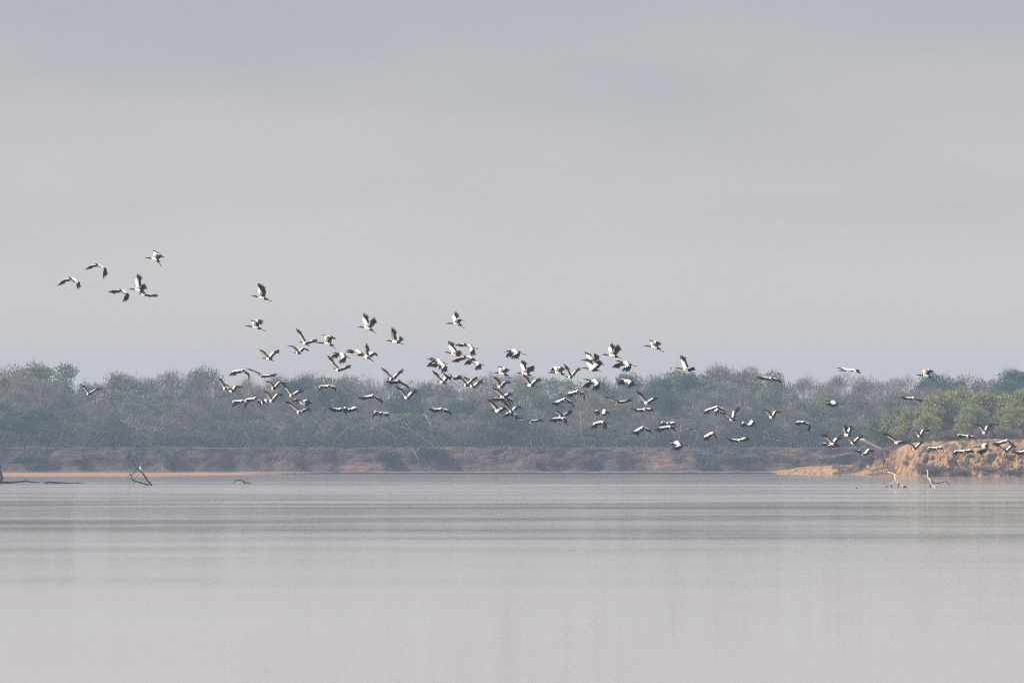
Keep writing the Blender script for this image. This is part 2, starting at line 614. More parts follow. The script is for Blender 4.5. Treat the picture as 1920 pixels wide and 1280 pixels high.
def make_proto(seed, H, W, leafy, leafmat, barkmat, **kw):
    mb, V, Fq = tree_mesh(seed, H, W, leafy, **kw)
    me_c = np_mesh('crown', V, Fq, leafmat)
    me_t = bpy.data.meshes.new('trunk')
    me_t.from_pydata([tuple(v) for v in mb.v], [], mb.f)
    me_t.materials.append(barkmat)
    top = float(np.percentile(V[:, 2], 99.6))
    return me_t, me_c, top


def plant(name, proto, loc, scale, rz, label, cat, group=None, kidnames=('trunk', 'crown')):
    t = empty(name, loc)
    t.rotation_euler = (0, 0, rz)
    t.scale = scale
    for nm, me in zip(kidnames, proto[:2]):
        o = bpy.data.objects.new(nm, me)
        C.objects.link(o)
        o.parent = t
    tag(t, label, cat, group)
    return t


protos = {'grey': [], 'olive': [], 'green': []}
for k in range(5):
    protos['grey'].append(make_proto(100 + k, 14, 12.5, False, M['twig_grey'], M['bark_pale'], per=250))
for k in range(4):
    protos['olive'].append(make_proto(200 + k, 14, 13, True, M['leaf_olive'], M['bark_pale'], per=260))
for k in range(3):
    protos['green'].append(make_proto(300 + k, 14, 12, True, M['leaf_green'], M['bark_dark'], per=330))

skyline = [(-200, 690), (0, 690), (30, 682), (75, 678), (105, 690), (125, 714), (150, 718), (190, 712), (220, 698), (250, 706), (300, 700), (350, 688), (380, 688),
           (420, 698), (460, 708), (520, 706), (560, 698), (600, 706), (650, 705), (700, 698), (740, 706), (780, 712), (830, 712), (880, 708), (920, 698),
           (960, 700), (1000, 703), (1050, 706), (1100, 706), (1150, 702), (1200, 700), (1250, 698), (1300, 690), (1330, 680), (1350, 682), (1400, 690),
           (1450, 700), (1500, 706), (1540, 700), (1580, 700), (1620, 703), (1660, 706), (1700, 704), (1740, 700), (1780, 698), (1820, 708), (1850, 712),
           (1880, 700), (1920, 694), (2120, 696)]

ORD = ['', 'first', 'second', 'third', 'fourth', 'fifth', 'sixth', 'seventh', 'eighth', 'ninth', 'tenth', 'eleventh', 'twelfth', 'thirteenth',
       'fourteenth', 'fifteenth', 'sixteenth', 'seventeenth', 'eighteenth', 'nineteenth', 'twentieth']


def ordn(i, n):
    if i == 1: return 'the leftmost'
    if i == n: return 'the rightmost'
    if i <= 20 and i <= (n + 1) // 2 + 6: return ORD[i] + ' from the left edge'
    j = n + 1 - i
    if j <= 20: return ORD[j] + ' from the right edge'
    return '%dth from the left edge' % i


KD = {'grey': 'grey leafless tree', 'olive': 'olive thin-leaved tree', 'green': 'dark green tree'}
rows_ = [  # D, spacing px, offset of the top below the skyline, row words, weights
    (1062, 56, (0, 4), "on the far wood's skyline"),
    (1046, 62, (12, 34), "just under the far wood's skyline"),
    (1030, 60, (30, 62), 'amid the far wood'),
    (1014, 66, (58, 92), "at the far cliff's edge"),
]
for ri, (D, step, (o0, o1), words) in enumerate(rows_):
    lst = []
    px = -90 + R.uniform(0, step)
    while px < 2010:
        q = R.random()
        gx_ = fbm(px * 0.006, ri * 3.0)
        kind = 'grey' if q < (0.62 if ri < 3 else 0.5) else ('olive' if q < 0.86 else 'green')
        if ri == 0 and (0 <= px <= 110 or 300 < px < 420 or 1290 < px < 1380): kind = 'olive' if q < .6 else 'grey'
        lst.append((px, kind))
        px += step * R.uniform(0.72, 1.28)
    vis = [q for q in lst if -10 < q[0] < 1930]
    for i, (px, kind) in enumerate(lst):
        top = interp(skyline, px) + R.uniform(o0, o1)
        D_ = D + R.uniform(-5, 5)
        pr = R.choice(protos[kind])
        hgt = Z(top, D_) - BANKZ
        s = hgt / pr[2]
        sw = s * R.uniform(0.85, 1.2) if ri < 2 else R.uniform(0.75, 1.05)
        tot = len(vis)
        if (px, kind) in vis:
            j = vis.index((px, kind)) + 1
            lab = '%s %s, %s' % (KD[kind], words, ordn(j, tot))
        else:
            lab = '%s %s, out of view %s' % (KD[kind], words, 'left' if px < 0 else 'right')
            if sum(1 for q in lst if (q[0] < 0) == (px < 0) and q not in vis) > 1:
                lab += ', %s' % ('outer' if abs(px - 960) > 1000 else 'nearer')
        nm = {'grey': 'bare_tree', 'olive': 'thin_leaved_tree', 'green': 'leafy_tree'}[kind]
        plant(nm, pr, (X(px, D_), D_, BANKZ), (sw, sw, s), R.uniform(0, 6.28), lab, 'tree', 'trees of the hazy wood on the far bank')


# undergrowth: uncountable tangle along and behind the cliff edge
def tangle(name, n, fn, len_r, wid_r, mat, label):
    rng = np.random.default_rng(len(name) + n)
    pts = fn(rng, n)
    d = rng.normal(size=(n, 3)) + np.array([0, 0, 0.7])
    d /= np.linalg.norm(d, axis=1, keepdims=True)
    V, Fq = slivers(pts, d, rng.uniform(*len_r, n), rng.uniform(*wid_r, n), rng)
    o = bpy.data.objects.new(name, np_mesh(name, V, Fq, mat))
    C.objects.link(o)
    tag(o, label, None, None, 'stuff')
    return o


def under_fn(rng, n):
    x = rng.uniform(-125, 125, n)
    y = 1003 + 60 * rng.random(n) ** 1.5
    cap = np.array([2.0 + 2.4 * max(0, 0.5 + fbm(a * 0.09, b * 0.05)) + 0.05 * (b - 1003) for a, b in zip(x, y)])
    z = BANKZ - 0.3 + (cap + 0.3) * rng.random(n) ** 1.25
    return np.stack([x, y, z], 1)


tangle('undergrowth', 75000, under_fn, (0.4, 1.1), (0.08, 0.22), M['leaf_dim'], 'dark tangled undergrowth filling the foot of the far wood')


def back_fn(rng, n):
    x = rng.uniform(-170, 170, n)
    y = rng.uniform(1078, 1096, n)
    cap = np.array([8.0 + 2.5 * fbm(a * 0.06, 31.0) for a in x])
    return np.stack([x, y, BANKZ - 0.3 + cap * rng.random(n)], 1)


tangle('distant_wood', 52000, back_fn, (0.6, 1.5), (0.25, 0.6), M['leaf_olive'], 'deeper part of the far wood seen as one mass between the trees')


def over_fn(rng, n):
    x = rng.uniform(-125, 125, n)
    dens = np.array([0.5 + fbm(a * 0.11, 12.0) for a in x])
    keep = dens > 0.38
    x = np.where(keep, x, x + 4)
    y = np.array([cliff_y(a) for a in x]) - rng.random(n) * 0.9
    z = BANKZ - rng.random(n) ** 2 * 3.2 * np.clip(dens, 0.1, 1.2)
    return np.stack([x, y, z], 1)


tangle('hanging_scrub', 9000, over_fn, (0.3, 0.8), (0.05, 0.14), M['brush_brown'], 'dry scrub and roots hanging over the far earth cliff')


# dark shrubs slumped against the far cliff
def shrub_proto(seed, mat, H=3.0, W=3.6, n=1500, leafy=True, stemmat=None, up=0.5):
    r = random.Random(seed)
    rng = np.random.default_rng(seed)
    mb = MB()
    Cn, Dn = [], []
    for i in range(11):
        a = r.uniform(0, 6.28)
        rad = W * 0.42 * math.sqrt(r.random())
        c = Vector((math.cos(a) * rad, math.sin(a) * rad, H * r.uniform(0.30, 0.85) * (1 - 0.35 * rad / W)))
        mb.tube([(c.x * 0.15, c.y * 0.15, -0.2), (c.x * .6, c.y * .6, c.z * .5), tuple(c)], [0.06, 0.045, 0.02], 4)
        m_ = n // 11
        d = rng.normal(size=(m_, 3))
        d /= np.linalg.norm(d, axis=1, keepdims=True)
        Cn.append(np.array(c)[None] + d * (rng.random(m_) ** 0.5)[:, None] * np.array([W * .22, W * .22, H * .26])[None])
        dd = d * .6 + rng.normal(size=(m_, 3)) * .5 + np.array([0, 0, up])
        dd /= np.linalg.norm(dd, axis=1, keepdims=True)
        Dn.append(dd)
    cen = np.concatenate(Cn)
    k = len(cen)
    V, Fq = slivers(cen, np.concatenate(Dn), rng.uniform(.25, .6, k), rng.uniform(.1, .22, k) if leafy else rng.uniform(.04, .09, k), rng)
    me_t = bpy.data.meshes.new('stem')
    me_t.from_pydata([tuple(v) for v in mb.v], [], mb.f)
    me_t.materials.append(stemmat or M['bark_dark'])
    return me_t, np_mesh('foliage', V, Fq, mat), H


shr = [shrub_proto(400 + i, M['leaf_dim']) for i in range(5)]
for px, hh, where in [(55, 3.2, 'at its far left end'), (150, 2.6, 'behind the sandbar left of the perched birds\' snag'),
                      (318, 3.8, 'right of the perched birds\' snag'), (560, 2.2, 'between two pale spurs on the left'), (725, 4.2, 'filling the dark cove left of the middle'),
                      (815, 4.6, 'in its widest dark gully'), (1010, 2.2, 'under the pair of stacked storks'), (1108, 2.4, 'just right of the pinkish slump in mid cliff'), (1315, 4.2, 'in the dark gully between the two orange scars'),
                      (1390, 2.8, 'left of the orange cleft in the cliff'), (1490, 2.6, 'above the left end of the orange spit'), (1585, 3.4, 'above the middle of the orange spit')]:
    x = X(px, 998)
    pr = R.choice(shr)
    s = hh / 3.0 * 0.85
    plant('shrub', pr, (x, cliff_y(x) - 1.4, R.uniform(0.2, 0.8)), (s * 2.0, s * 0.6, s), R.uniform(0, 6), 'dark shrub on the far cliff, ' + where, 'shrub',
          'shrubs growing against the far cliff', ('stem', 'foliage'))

# willow thicket on the right bank
wil = [make_proto(500 + k, 8, 9.5, True, M['leaf_willow'], M['bark_pale'], n_cl=64, per=330, low=0.14) for k in range(4)]
wil_top = [(1600, 800), (1650, 795), (1690, 782), (1720, 762), (1760, 742), (1800, 734), (1850, 738), (1880, 742), (1920, 732), (2050, 728)]
wlab = ['tallest bright willow at the left shoulder of the green thicket', 'low willow at the left end of the thicket where it meets the grey wood',
        'yellow-green willow above the storks gliding over the bank crest', 'green willow in the middle of the thicket behind the V-winged stork',
        'willow just right of the thicket\'s shaded gap', 'willow beside the right picture edge', 'willow cut off by the right picture edge', 'small front willow above the bank crest, left part',
        'small front willow above the bank crest, middle part', 'small front willow above the bank crest, right part']
wspots = [(1760, 818, 1), (1712, 822, 1), (1800, 826, 1), (1845, 822, 1), (1885, 826, 1), (1925, 820, 1), (1985, 822, 1), (1740, 812, .68), (1822, 812, .7), (1900, 812, .7)]
for (px, D_, k), lb in zip(wspots, wlab):
    pr = R.choice(wil)
    zb = Z(interp(crest, px), D_ - 4) - 0.3
    s = ((Z(interp(wil_top, px), D_) - zb) / pr[2]) * k
    plant('willow', pr, (X(px, D_), D_ + 2, zb), (s * 0.95, s * 0.95, s), R.uniform(0, 6), lb, 'willow', 'willow thicket on the right bank')
# grey scrub where the thicket runs down to the spit
gs = [shrub_proto(440 + i, M['brush_brown'], leafy=False, n=2600) for i in range(3)]
ol = [shrub_proto(460 + i, M['leaf_olive'], leafy=True, n=2200) for i in range(2)]
for (px, py, D_, hh, ww, pr, lb) in [
    (1655, 838, 835, 5.0, 5.0, ol[0], 'olive bush behind the pale fallen trunk'),
    (1683, 826, 826, 5.6, 5.5, ol[1], 'olive bush at the foot of the willow thicket\'s left end'),
    (1690, 838, 815, 2.4, 3.4, gs[0], 'grey scrub on the left shoulder of the orange bank'),
    (1632, 870, 838, 2.3, 4.6, gs[1], 'brown scrub under the fallen trunk'),
    (1660, 866, 822, 2.4, 4.2, gs[2], 'brown scrub between the fallen trunk and the orange bank'),
    (1612, 876, 845, 1.4, 3.6, gs[0], 'low brown scrub at the inner end of the spit'),
    (1732, 884, 790, 1.6, 4.2, gs[1], 'dark purplish brush at the foot of the orange bank, behind the taller snag'),
    (1758, 886, 789, 1.1, 4.6, gs[2], 'low dark brush at the bank foot, right of the taller snag'),
    (1800, 889, 787, 0.9, 4.4, gs[0], 'flat brown brush at the water line below the dark stork'),
    (1850, 884, 788, 1.0, 3.4, gs[1], 'greenish brown brush low on the right part of the bank'),
    (1900, 890, 786, 0.8, 4.0, gs[2], 'brown brush at the water line by the right picture edge'),
    (1722, 829, 801, 2.6, 3.4, gs[2], 'upright grey-brown brush under the willows\' left end'),
    (1775, 828, 801, 2.2, 4.2, gs[1], 'grey-brown brush on the bank crest left of the shaded gap'),
    (1842, 827, 801, 2.0, 4.2, gs[0], 'grey-brown brush on the crest below the V-winged stork'),
    (1893, 826, 801, 2.4, 4.6, gs[1], 'grey-brown brush on the crest near the right edge'),
    (1776, 834, 803, 0.9, 1.2, gs[2], 'small dark tuft near the crest of the bank'),
    (1816, 858, 797, 1.1, 1.3, gs[1], 'dark tuft halfway down the bank, left of the green plants'),
    (1912, 846, 799, 0.9, 1.4, gs[0], 'dark tuft near the crest by the right picture edge'),
    (1697, 872, 800, 0.8, 1.5, gs[0], 'small dark tuft at the left foot of the bank'),
    (1750, 858, 796, 0.7, 1.1, gs[0], 'small dark tuft in the middle of the bank face'),
    (1870, 856, 797, 0.7, 1.0, gs[2], 'small dark tuft on the face below the gliding storks')]:
    plant('scrub_bush', pr, P(px, py, D_), (ww / 3.6, ww / 3.6 * .7, hh / 3.0), R.uniform(0, 6), lb, 'bush', 'scrub on the right bank', ('stem', 'foliage'))
def bankface_fn(rng, n):
    out = []
    while len(out) < n:
        px, t = rng.uniform(1560, 2000), rng.uniform(0.10, 0.72)
        x, y, z = bluff_fn(px, t)
        if fbm(x * 0.5, z * 0.8, 21.0) + (0.35 if px < 1680 else 0.0) + 0.5 * (0.35 - t) > 0.20:
            out.append((x, y - 0.1, z + rng.uniform(-0.05, 0.12)))
    return np.array(out)


tangle('dry_scrub', 12000, bankface_fn, (0.15, 0.5), (0.04, 0.12), M['brush_brown'], 'dry grass tufts and roots scattered over the orange bank')
# leaning green reeds on the bank face
for (x0, y0, x1, y1, D_, lb) in [(1845, 868, 1858, 842, 795, 'leaning green plant on the bank below the dark stork'), (1778, 862, 1762, 840, 797, 'thin green plant leaning down the bank face'),
                                 (1845, 826, 1822, 808, 801, 'green plant standing on the bank crest by the dark stork')]:
    mb = MB()
    a, b = P(x0, y0, D_), P(x1, y1, D_ - 0.5)
    for k in range(60):
        u = R.random()
        s0 = a + Vector((R.uniform(-.5, .5), R.uniform(-.3, .3), 0))
        e = s0.lerp(b, 0.4 + 0.6 * u) + Vector((R.uniform(-.4, .4), R.uniform(-.4, .2), R.uniform(-.2, .3)))
        mb.tube([s0, s0.lerp(e, .5) + Vector((0, 0, R.uniform(0, .2))), e], [.04, .05, .01], 3)
    tag(mb.build('reed_clump', [M['reed']], origin=a), lb, 'reeds', 'green plants on the right bank')


# ------------------------------------------------------------------ dead wood
def snag(name, label, cat, D, strokes, mats, parts=True):
    """strokes: (points in photo px, radii in m, material index, depth drift in m)"""
    o0 = strokes[0][0][0]
    org = P(o0[0], o0[1], D)
    org.z = 0
    t = empty(name, org)
    first = True
    for pts, rad, mi, dr in strokes:
        mb = MB()
        n = len(pts)
        q = []
        for i, (px, py) in enumerate(pts):
            v = P(px, py, D)
            v.y += dr * i / (n - 1)
            q.append(v - org)
        rr = [(0.8 if mats[0].name.startswith('wet') else 1.1) * (rad[0] + (rad[1] - rad[0]) * i / (n - 1)) for i in range(n)]
        mb.tube(q, rr, 7, 0)
        mb.build('trunk' if first else 'branch', [mats[mi]], t, smooth=True)
        first = False
    tag(t, label, cat)
    return t


Dr = Dw(914)
snag('dead_branch', 'bleached forked branch sticking out of the water, left of the pair', 'branch', Dr, [
    ([(1698, 916), (1694, 913), (1686, 906), (1681, 902), (1679, 896), (1679, 890), (1674, 887), (1665, 884.5)], (0.17, 0.06), 0, 0.8),
    ([(1680.5, 901.5), (1675, 904), (1668, 908), (1663, 909)], (0.09, 0.04), 0, -0.6),
    ([(1672, 906), (1671, 911), (1674, 915)], (0.05, 0.05), 1, 0.2),
    ([(1668, 908), (1662, 911), (1660.5, 915)], (0.05, 0.05), 1, -0.2),
    ([(1685, 905), (1683.5, 911), (1683, 915)], (0.05, 0.06), 1, -0.3),
    ([(1679, 890), (1681, 886.5), (1682, 884)], (0.035, 0.02), 0, 0.3),
    ([(1699, 916.5), (1697, 914.5), (1693.5, 912.2)], (0.20, 0.18), 2, 0.1)], [M['wood_pale'], M['wood_mid'], M['wood_wet']])
snag('dead_branch', 'bleached upright branch with a low brown side arm, right of the pair', 'branch', Dr, [
    ([(1757, 916), (1753, 914), (1749, 908), (1746, 902), (1743.5, 898), (1741, 896.5), (1740, 892), (1740.5, 886), (1739, 880)], (0.14, 0.05), 0, 0.6),
    ([(1749, 906), (1747, 901), (1745.5, 898)], (0.09, 0.05), 1, 0.3),
    ([(1749, 904.5), (1755, 905), (1763, 905.5), (1771, 903), (1774, 901.5)], (0.06, 0.035), 1, 1.2),
    ([(1774, 901), (1777, 905), (1781, 909)], (0.05, 0.035), 1, 0.5),
    ([(1744, 915), (1744.5, 909), (1748, 905)], (0.06, 0.05), 1, 0.3),
    ([(1741, 893), (1742.3, 890), (1742, 889)], (0.05, 0.03), 1, 0.2),
    ([(1758, 916), (1756, 914.5), (1753.5, 914)], (0.13, 0.10), 2, 0.1)], [M['wood_pale'], M['wood_mid'], M['wood_wet']])
Dl = Dw(910)
snag('dead_branch', 'dark tangled snag in the water with two small birds perched on it', 'snag', Dl, [
    ([(285, 911), (282, 907), (276, 900), (270, 891), (264, 883), (258, 878.5), (253, 873), (248, 866.5), (244, 862), (241, 856)], (0.17, 0.055), 0, 1.0),
    ([(261.5, 867.5), (258, 875), (255, 881), (251, 886.5), (247, 890.5)], (0.07, 0.08), 0, -0.5),
    ([(242.5, 887), (246, 891.5), (247, 897), (250, 900), (256, 902.5), (264, 904.5), (272, 907.5), (278, 909)], (0.07, 0.12), 0, 0.6),
    ([(248, 899), (251, 903), (253, 907)], (0.05, 0.03), 1, 0.4),
    ([(247, 897), (244.5, 903), (243, 909)], (0.04, 0.03), 1, -0.3),
    ([(262, 904), (262.5, 909)], (0.04, 0.03), 1, 0.1),
    ([(251, 886), (254, 884.5)], (0.03, 0.02), 1, 0.1),
    ([(273, 898), (274, 892), (271, 887)], (0.03, 0.015), 1, 0.3),
    ([(262, 904), (266, 899), (271, 896)], (0.03, 0.02), 1, 0.3),
    ([(250, 900), (254, 896), (258, 890), (262, 888)], (0.035, 0.02), 1, 0.4),
    ([(268, 906), (274, 902), (277, 896)], (0.035, 0.02), 1, 0.3),
    ([(244, 889), (240, 893), (238, 899)], (0.03, 0.02), 1, 0.2),
    ([(256, 902.5), (252, 906), (249, 909)], (0.035, 0.03), 1, -0.2)], [M['wood_wet'], M['wood_mid']])
Dg = Dw(906)
snag('driftwood_log', 'half sunk black log lying in the water at the far left', 'log', Dg, [
    ([(-12, 905.5), (10, 904.5), (30, 903.5), (48, 901.5), (60, 904), (72, 904.5)], (0.22, 0.08), 0, 1.5),
    ([(34, 903), (45, 901.2), (49, 899.5)], (0.1, 0.05), 0, 0.5)], [M['wood_wet']])
snag('driftwood_log', 'thin black log floating just right of the half sunk one', 'log', Dg, [
    ([(82, 906.5), (90, 903.6), (98, 904.2), (112, 905), (128, 905.5), (146, 905.6), (158, 906)], (0.20, 0.04), 0, 1.5),
    ([(113, 905), (114, 901.5)], (0.05, 0.03), 0, 0.2), ([(142, 905.4), (147, 903), (153, 902.6)], (0.04, 0.02), 0, 0.4), ([(90, 903.6), (93, 901.8)], (0.06, 0.03), 0, 0.2)], [M['wood_wet']])
snag('tree_stump', 'dark broken stump rising from the water at the left picture edge', 'stump', Dg, [
    ([(-2, 911), (0, 902), (2.5, 896), (1, 888), (-2, 880), (1, 873), (3, 869)], (0.45, 0.10), 0, 0.5),
    ([(1, 906), (6, 903), (12, 902)], (0.12, 0.05), 0, 0.5)], [M['wood_wet']])
snag('driftwood_log', 'small arched black branch in the water below the leftmost flying group', 'branch', Dg, [
    ([(438, 905.5), (441, 901), (447, 899.5), (452, 899), (456, 902), (459, 905.5)], (0.07, 0.10), 0, 0.6),
    ([(456, 904.5), (463, 904), (470, 905.5)], (0.13, 0.05), 0, 0.4),
    ([(452, 899), (460, 898), (467, 898.5)], (0.035, 0.02), 0, 0.4)], [M['wood_wet']])
Db = Dw(915)
snag('driftwood_log', 'tiny dark stick end poking out of the water left of the bleached branches', 'stick', Db, [
    ([(1604.5, 916), (1606, 913.8), (1608.5, 915.6)], (0.10, 0.08), 0, 0.2)], [M['wood_wet']])
# pale fallen trunk hanging off the bank
tf = snag('fallen_tree', 'pale fallen trunk sloping down from the scrub beside the orange bank', 'fallen tree', 832, [
    ([(1688, 849), (1676, 846), (1665, 845), (1655, 842), (1642, 837), (1630, 831), (1621, 826), (1612, 822)], (0.08, 0.24), 0, -2.0),
    ([(1621, 826), (1618, 823), (1616, 819), (1615, 816)], (0.14, 0.05), 0, -1.0),
    ([(1614, 823), (1608, 825), (1602, 829), (1596, 833)], (0.15, 0.07), 0, -1.0),
    ([(1610, 824), (1604, 823.5)], (0.14, 0.08), 0, -0.5)], [M['wood_pale']])
# pale dead stems standing in the far wood and leaning on its cliff
for i, (pts, r0, D_, lb) in enumerate([
    ([(1098, 838), (1094, 822), (1089, 806), (1088, 796), (1090, 783), (1086, 772)], 0.16, 1008, 'white dead tree with a kinked stem at the wood edge, below the raised storks'),
    ([(820, 838), (808, 832), (792, 820), (770, 806), (752, 800), (735, 797)], 0.13, 1007, 'pale arching dead stem bending over the cliff edge left of the middle'),
    ([(786, 862), (778, 850), (772, 838)], 0.12, 994, 'thin pale stem leaning on the cliff beside the widest gully'),
    ([(812, 802), (804, 790), (798, 776)], 0.13, 1006, 'short pale stem showing below the glider near the middle'),
    ([(1300, 838), (1306, 822), (1310, 812), (1302, 806)], 0.12, 1007, 'pale curved stem at the wood edge under the twin storks'),
    ([(1478, 828), (1462, 826), (1445, 822), (1432, 820)], 0.10, 1006, 'pale fallen stem lying along the wood edge beyond the low glider'),
    ([(620, 838), (632, 822), (646, 806), (660, 796)], 0.11, 1007, 'thin pale leaning stem at the wood edge under the left glider'),
    ([(1272, 838), (1275, 815), (1277, 796)], 0.10, 1006, 'thin upright pale stem at the wood edge near the lowest dark stork'),
    ([(270, 806), (250, 800), (236, 790), (225, 788)], 0.11, 1006, 'pale forked dead branch at the wood edge above the perched birds'),
    ([(1010, 838), (1004, 812), (1012, 790), (1024, 770)], 0.10, 1008, 'slanting pale stem at the wood edge below the level glider'),
    ([(905, 838), (912, 810), (905, 780)], 0.10, 1009, 'upright grey stem at the wood edge left of the stacked storks')]):
    mid = len(pts) // 2
    br = [(pts[mid][0], pts[mid][1]), (pts[mid][0] + 6 * (-1) ** i, pts[mid][1] - 10), (pts[mid][0] + 12 * (-1) ** i, pts[mid][1] - 15)]
    zz = Z(pts[0][1], D_)
    t = snag('dead_tree', lb, 'dead tree', D_, [(pts, (r0, 0.05), 0, 1.0), (br, (0.07, 0.03), 0, 1.0)], [M['dead_grey'] if i not in (0, 3) else M['bark_pale']])


# ------------------------------------------------------------------ storks
def smooth_path(pts, k=3):
    out = []
    n = len(pts)
    for i in range(n - 1):
        p0, p1, p2, p3 = pts[max(i - 1, 0)], pts[i], pts[i + 1], pts[min(i + 2, n - 1)]
        for j in range(k):
            t = j / k
            out.append(0.5 * ((2 * p1) + (p2 - p0) * t + (2 * p0 - 5 * p1 + 4 * p2 - p3) * t * t + (3 * p1 - p0 - 3 * p2 + p3) * t ** 3))
    out.append(pts[-1])
    return out


def lift(a, b, s, Lw, sign, mn=0.0):
    """3-D vector from photo step a->b (px), real length Lw (m), depth sign"""
    dx, dz = (b[0] - a[0]) / s, -(b[1] - a[1]) / s
    d = math.hypot(dx, dz)
    dy = math.sqrt(max(mn * mn, Lw * Lw - d * d))
    return Vector((dx, sign * dy, dz))


def wing(mb, root, v1, v2, head, up_hint, rnd, low=(2, 0.6, 0.72)):
    """closed feathered wing: root->wrist->tip, chord runs back along the body"""
    def chord(span, k):
        s_ = span.normalized()
        c = -head
        c = (c - s_ * c.dot(s_) * k)
        return c.normalized()
    c1, c2 = chord(v1, 0.85), chord(v2, 0.9)
    P0, P1, P2 = root, root + v1, root + v1 + v2 * 0.62
    lead = smooth_path([P0, P0 + v1 * 0.5 - (c1 * 0.015), P1 - (c1 * 0.03), P1 + v2 * 0.35 - c2 * 0.015, P2], 2)
    n = len(lead)
    base = len(mb.v)
    prev = []
    cols = 6
    fr = [0.0, 0.20, 0.40, 0.60, 0.80, 1.0]
    for i, p in enumerate(lead):
        t = i / (n - 1)
        c = c1.lerp(c2, min(1, max(0, (t - 0.25) * 2))).normalized()
        ch = 0.30 - 0.02 * t if t < 0.75 else 0.30 - 0.03 * t - 0.25 * (t - 0.75)
        ch *= 1.0 + rnd.uniform(-.04, .04)
        sp = (v1 if t < 0.5 else v2).normalized()
        nrm = sp.cross(c).normalized()
        if nrm.dot(up_hint) < 0: nrm = -nrm
        up_, lo_ = [], []
        th = 0.030 * (1 - 0.75 * t)
        for j, f in enumerate(fr):
            camber = 0.05 * math.sin(math.pi * f) * (1 - .3 * t)
            e = th * (1 - f) ** 0.8 * (0.35 + 1.6 * f * (1 - f) * 2) + 0.003
            if j == 0: e = 0.006
            q = p + c * (ch * f) + nrm * camber
            up_.append(q + nrm * e)
            lo_.append(q - nrm * e)
        prev.append((up_, lo_))
    for up_, lo_ in prev:
        mb.v += up_ + lo_
    W2 = 2 * cols
    for i in range(n - 1):
        t = (i + 0.5) / (n - 1)
        for j in range(cols - 1):
            wl = 3 if t < 0.52 else (2 if t < 0.64 else (1 if t < 0.72 else 0))
            mi = 0 if j < wl else 1
            a = base + i * W2 + j
            mb.f.append((a, a + 1, a + 1 + W2, a + W2)); mb.m.append(mi)
            b = a + cols
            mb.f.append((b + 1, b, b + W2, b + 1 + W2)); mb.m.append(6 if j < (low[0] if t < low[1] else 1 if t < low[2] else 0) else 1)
        a = base + i * W2
        mb.f.append((a + cols, a, a + W2, a + cols + W2)); mb.m.append(0 if t < .6 else 1)
        e = a + cols - 1
        mb.f.append((e, e + cols, e + cols + W2, e + W2)); mb.m.append(1)
    for i in (0, n - 1):
        a = base + i * W2
        ring = list(range(a, a + cols)) + list(range(a + W2 - 1, a + cols - 1, -1))
        mb.f.append(tuple(ring)); mb.m.append(0 if i == 0 else 1)
    # primary feathers fan from the hand
    sp2 = v2.normalized()
    L2 = v2.length
    nrm = sp2.cross(c2).normalized()
    for k in range(6):
        u = k / 5
        s0 = P1 + v2 * (0.60 - 0.34 * u) + c2 * (0.015 + 0.16 * u)
        dirn = (sp2 * (1.0 - 0.62 * u) + c2 * (0.05 + 0.85 * u)).normalized()
        Ln = L2 * (0.44 if k else 0.40) * (1 - 0.10 * u) + 0.02
        wd = 0.022
        sd_ = nrm.cross(dirn).normalized()
        tip = s0 + dirn * Ln
        i0 = len(mb.v)
        h = nrm * 0.004
        m_ = s0 + dirn * Ln * 0.6
        mb.v += [s0 - sd_ * wd + h, s0 + sd_ * wd + h, m_ + sd_ * wd * 1.05 + h, tip + h, m_ - sd_ * wd * 1.05 + h,
                 s0 - sd_ * wd - h, s0 + sd_ * wd - h, m_ + sd_ * wd * 1.05 - h, tip - h, m_ - sd_ * wd * 1.05 - h]
        mb.f += [(i0, i0 + 1, i0 + 2, i0 + 3, i0 + 4), (i0 + 9, i0 + 8, i0 + 7, i0 + 6, i0 + 5)]
        mb.m += [1, 1]
        for q in range(5):
            r_ = (q + 1) % 5
            mb.f.append((i0 + r_, i0 + q, i0 + 5 + q, i0 + 5 + r_)); mb.m.append(1)


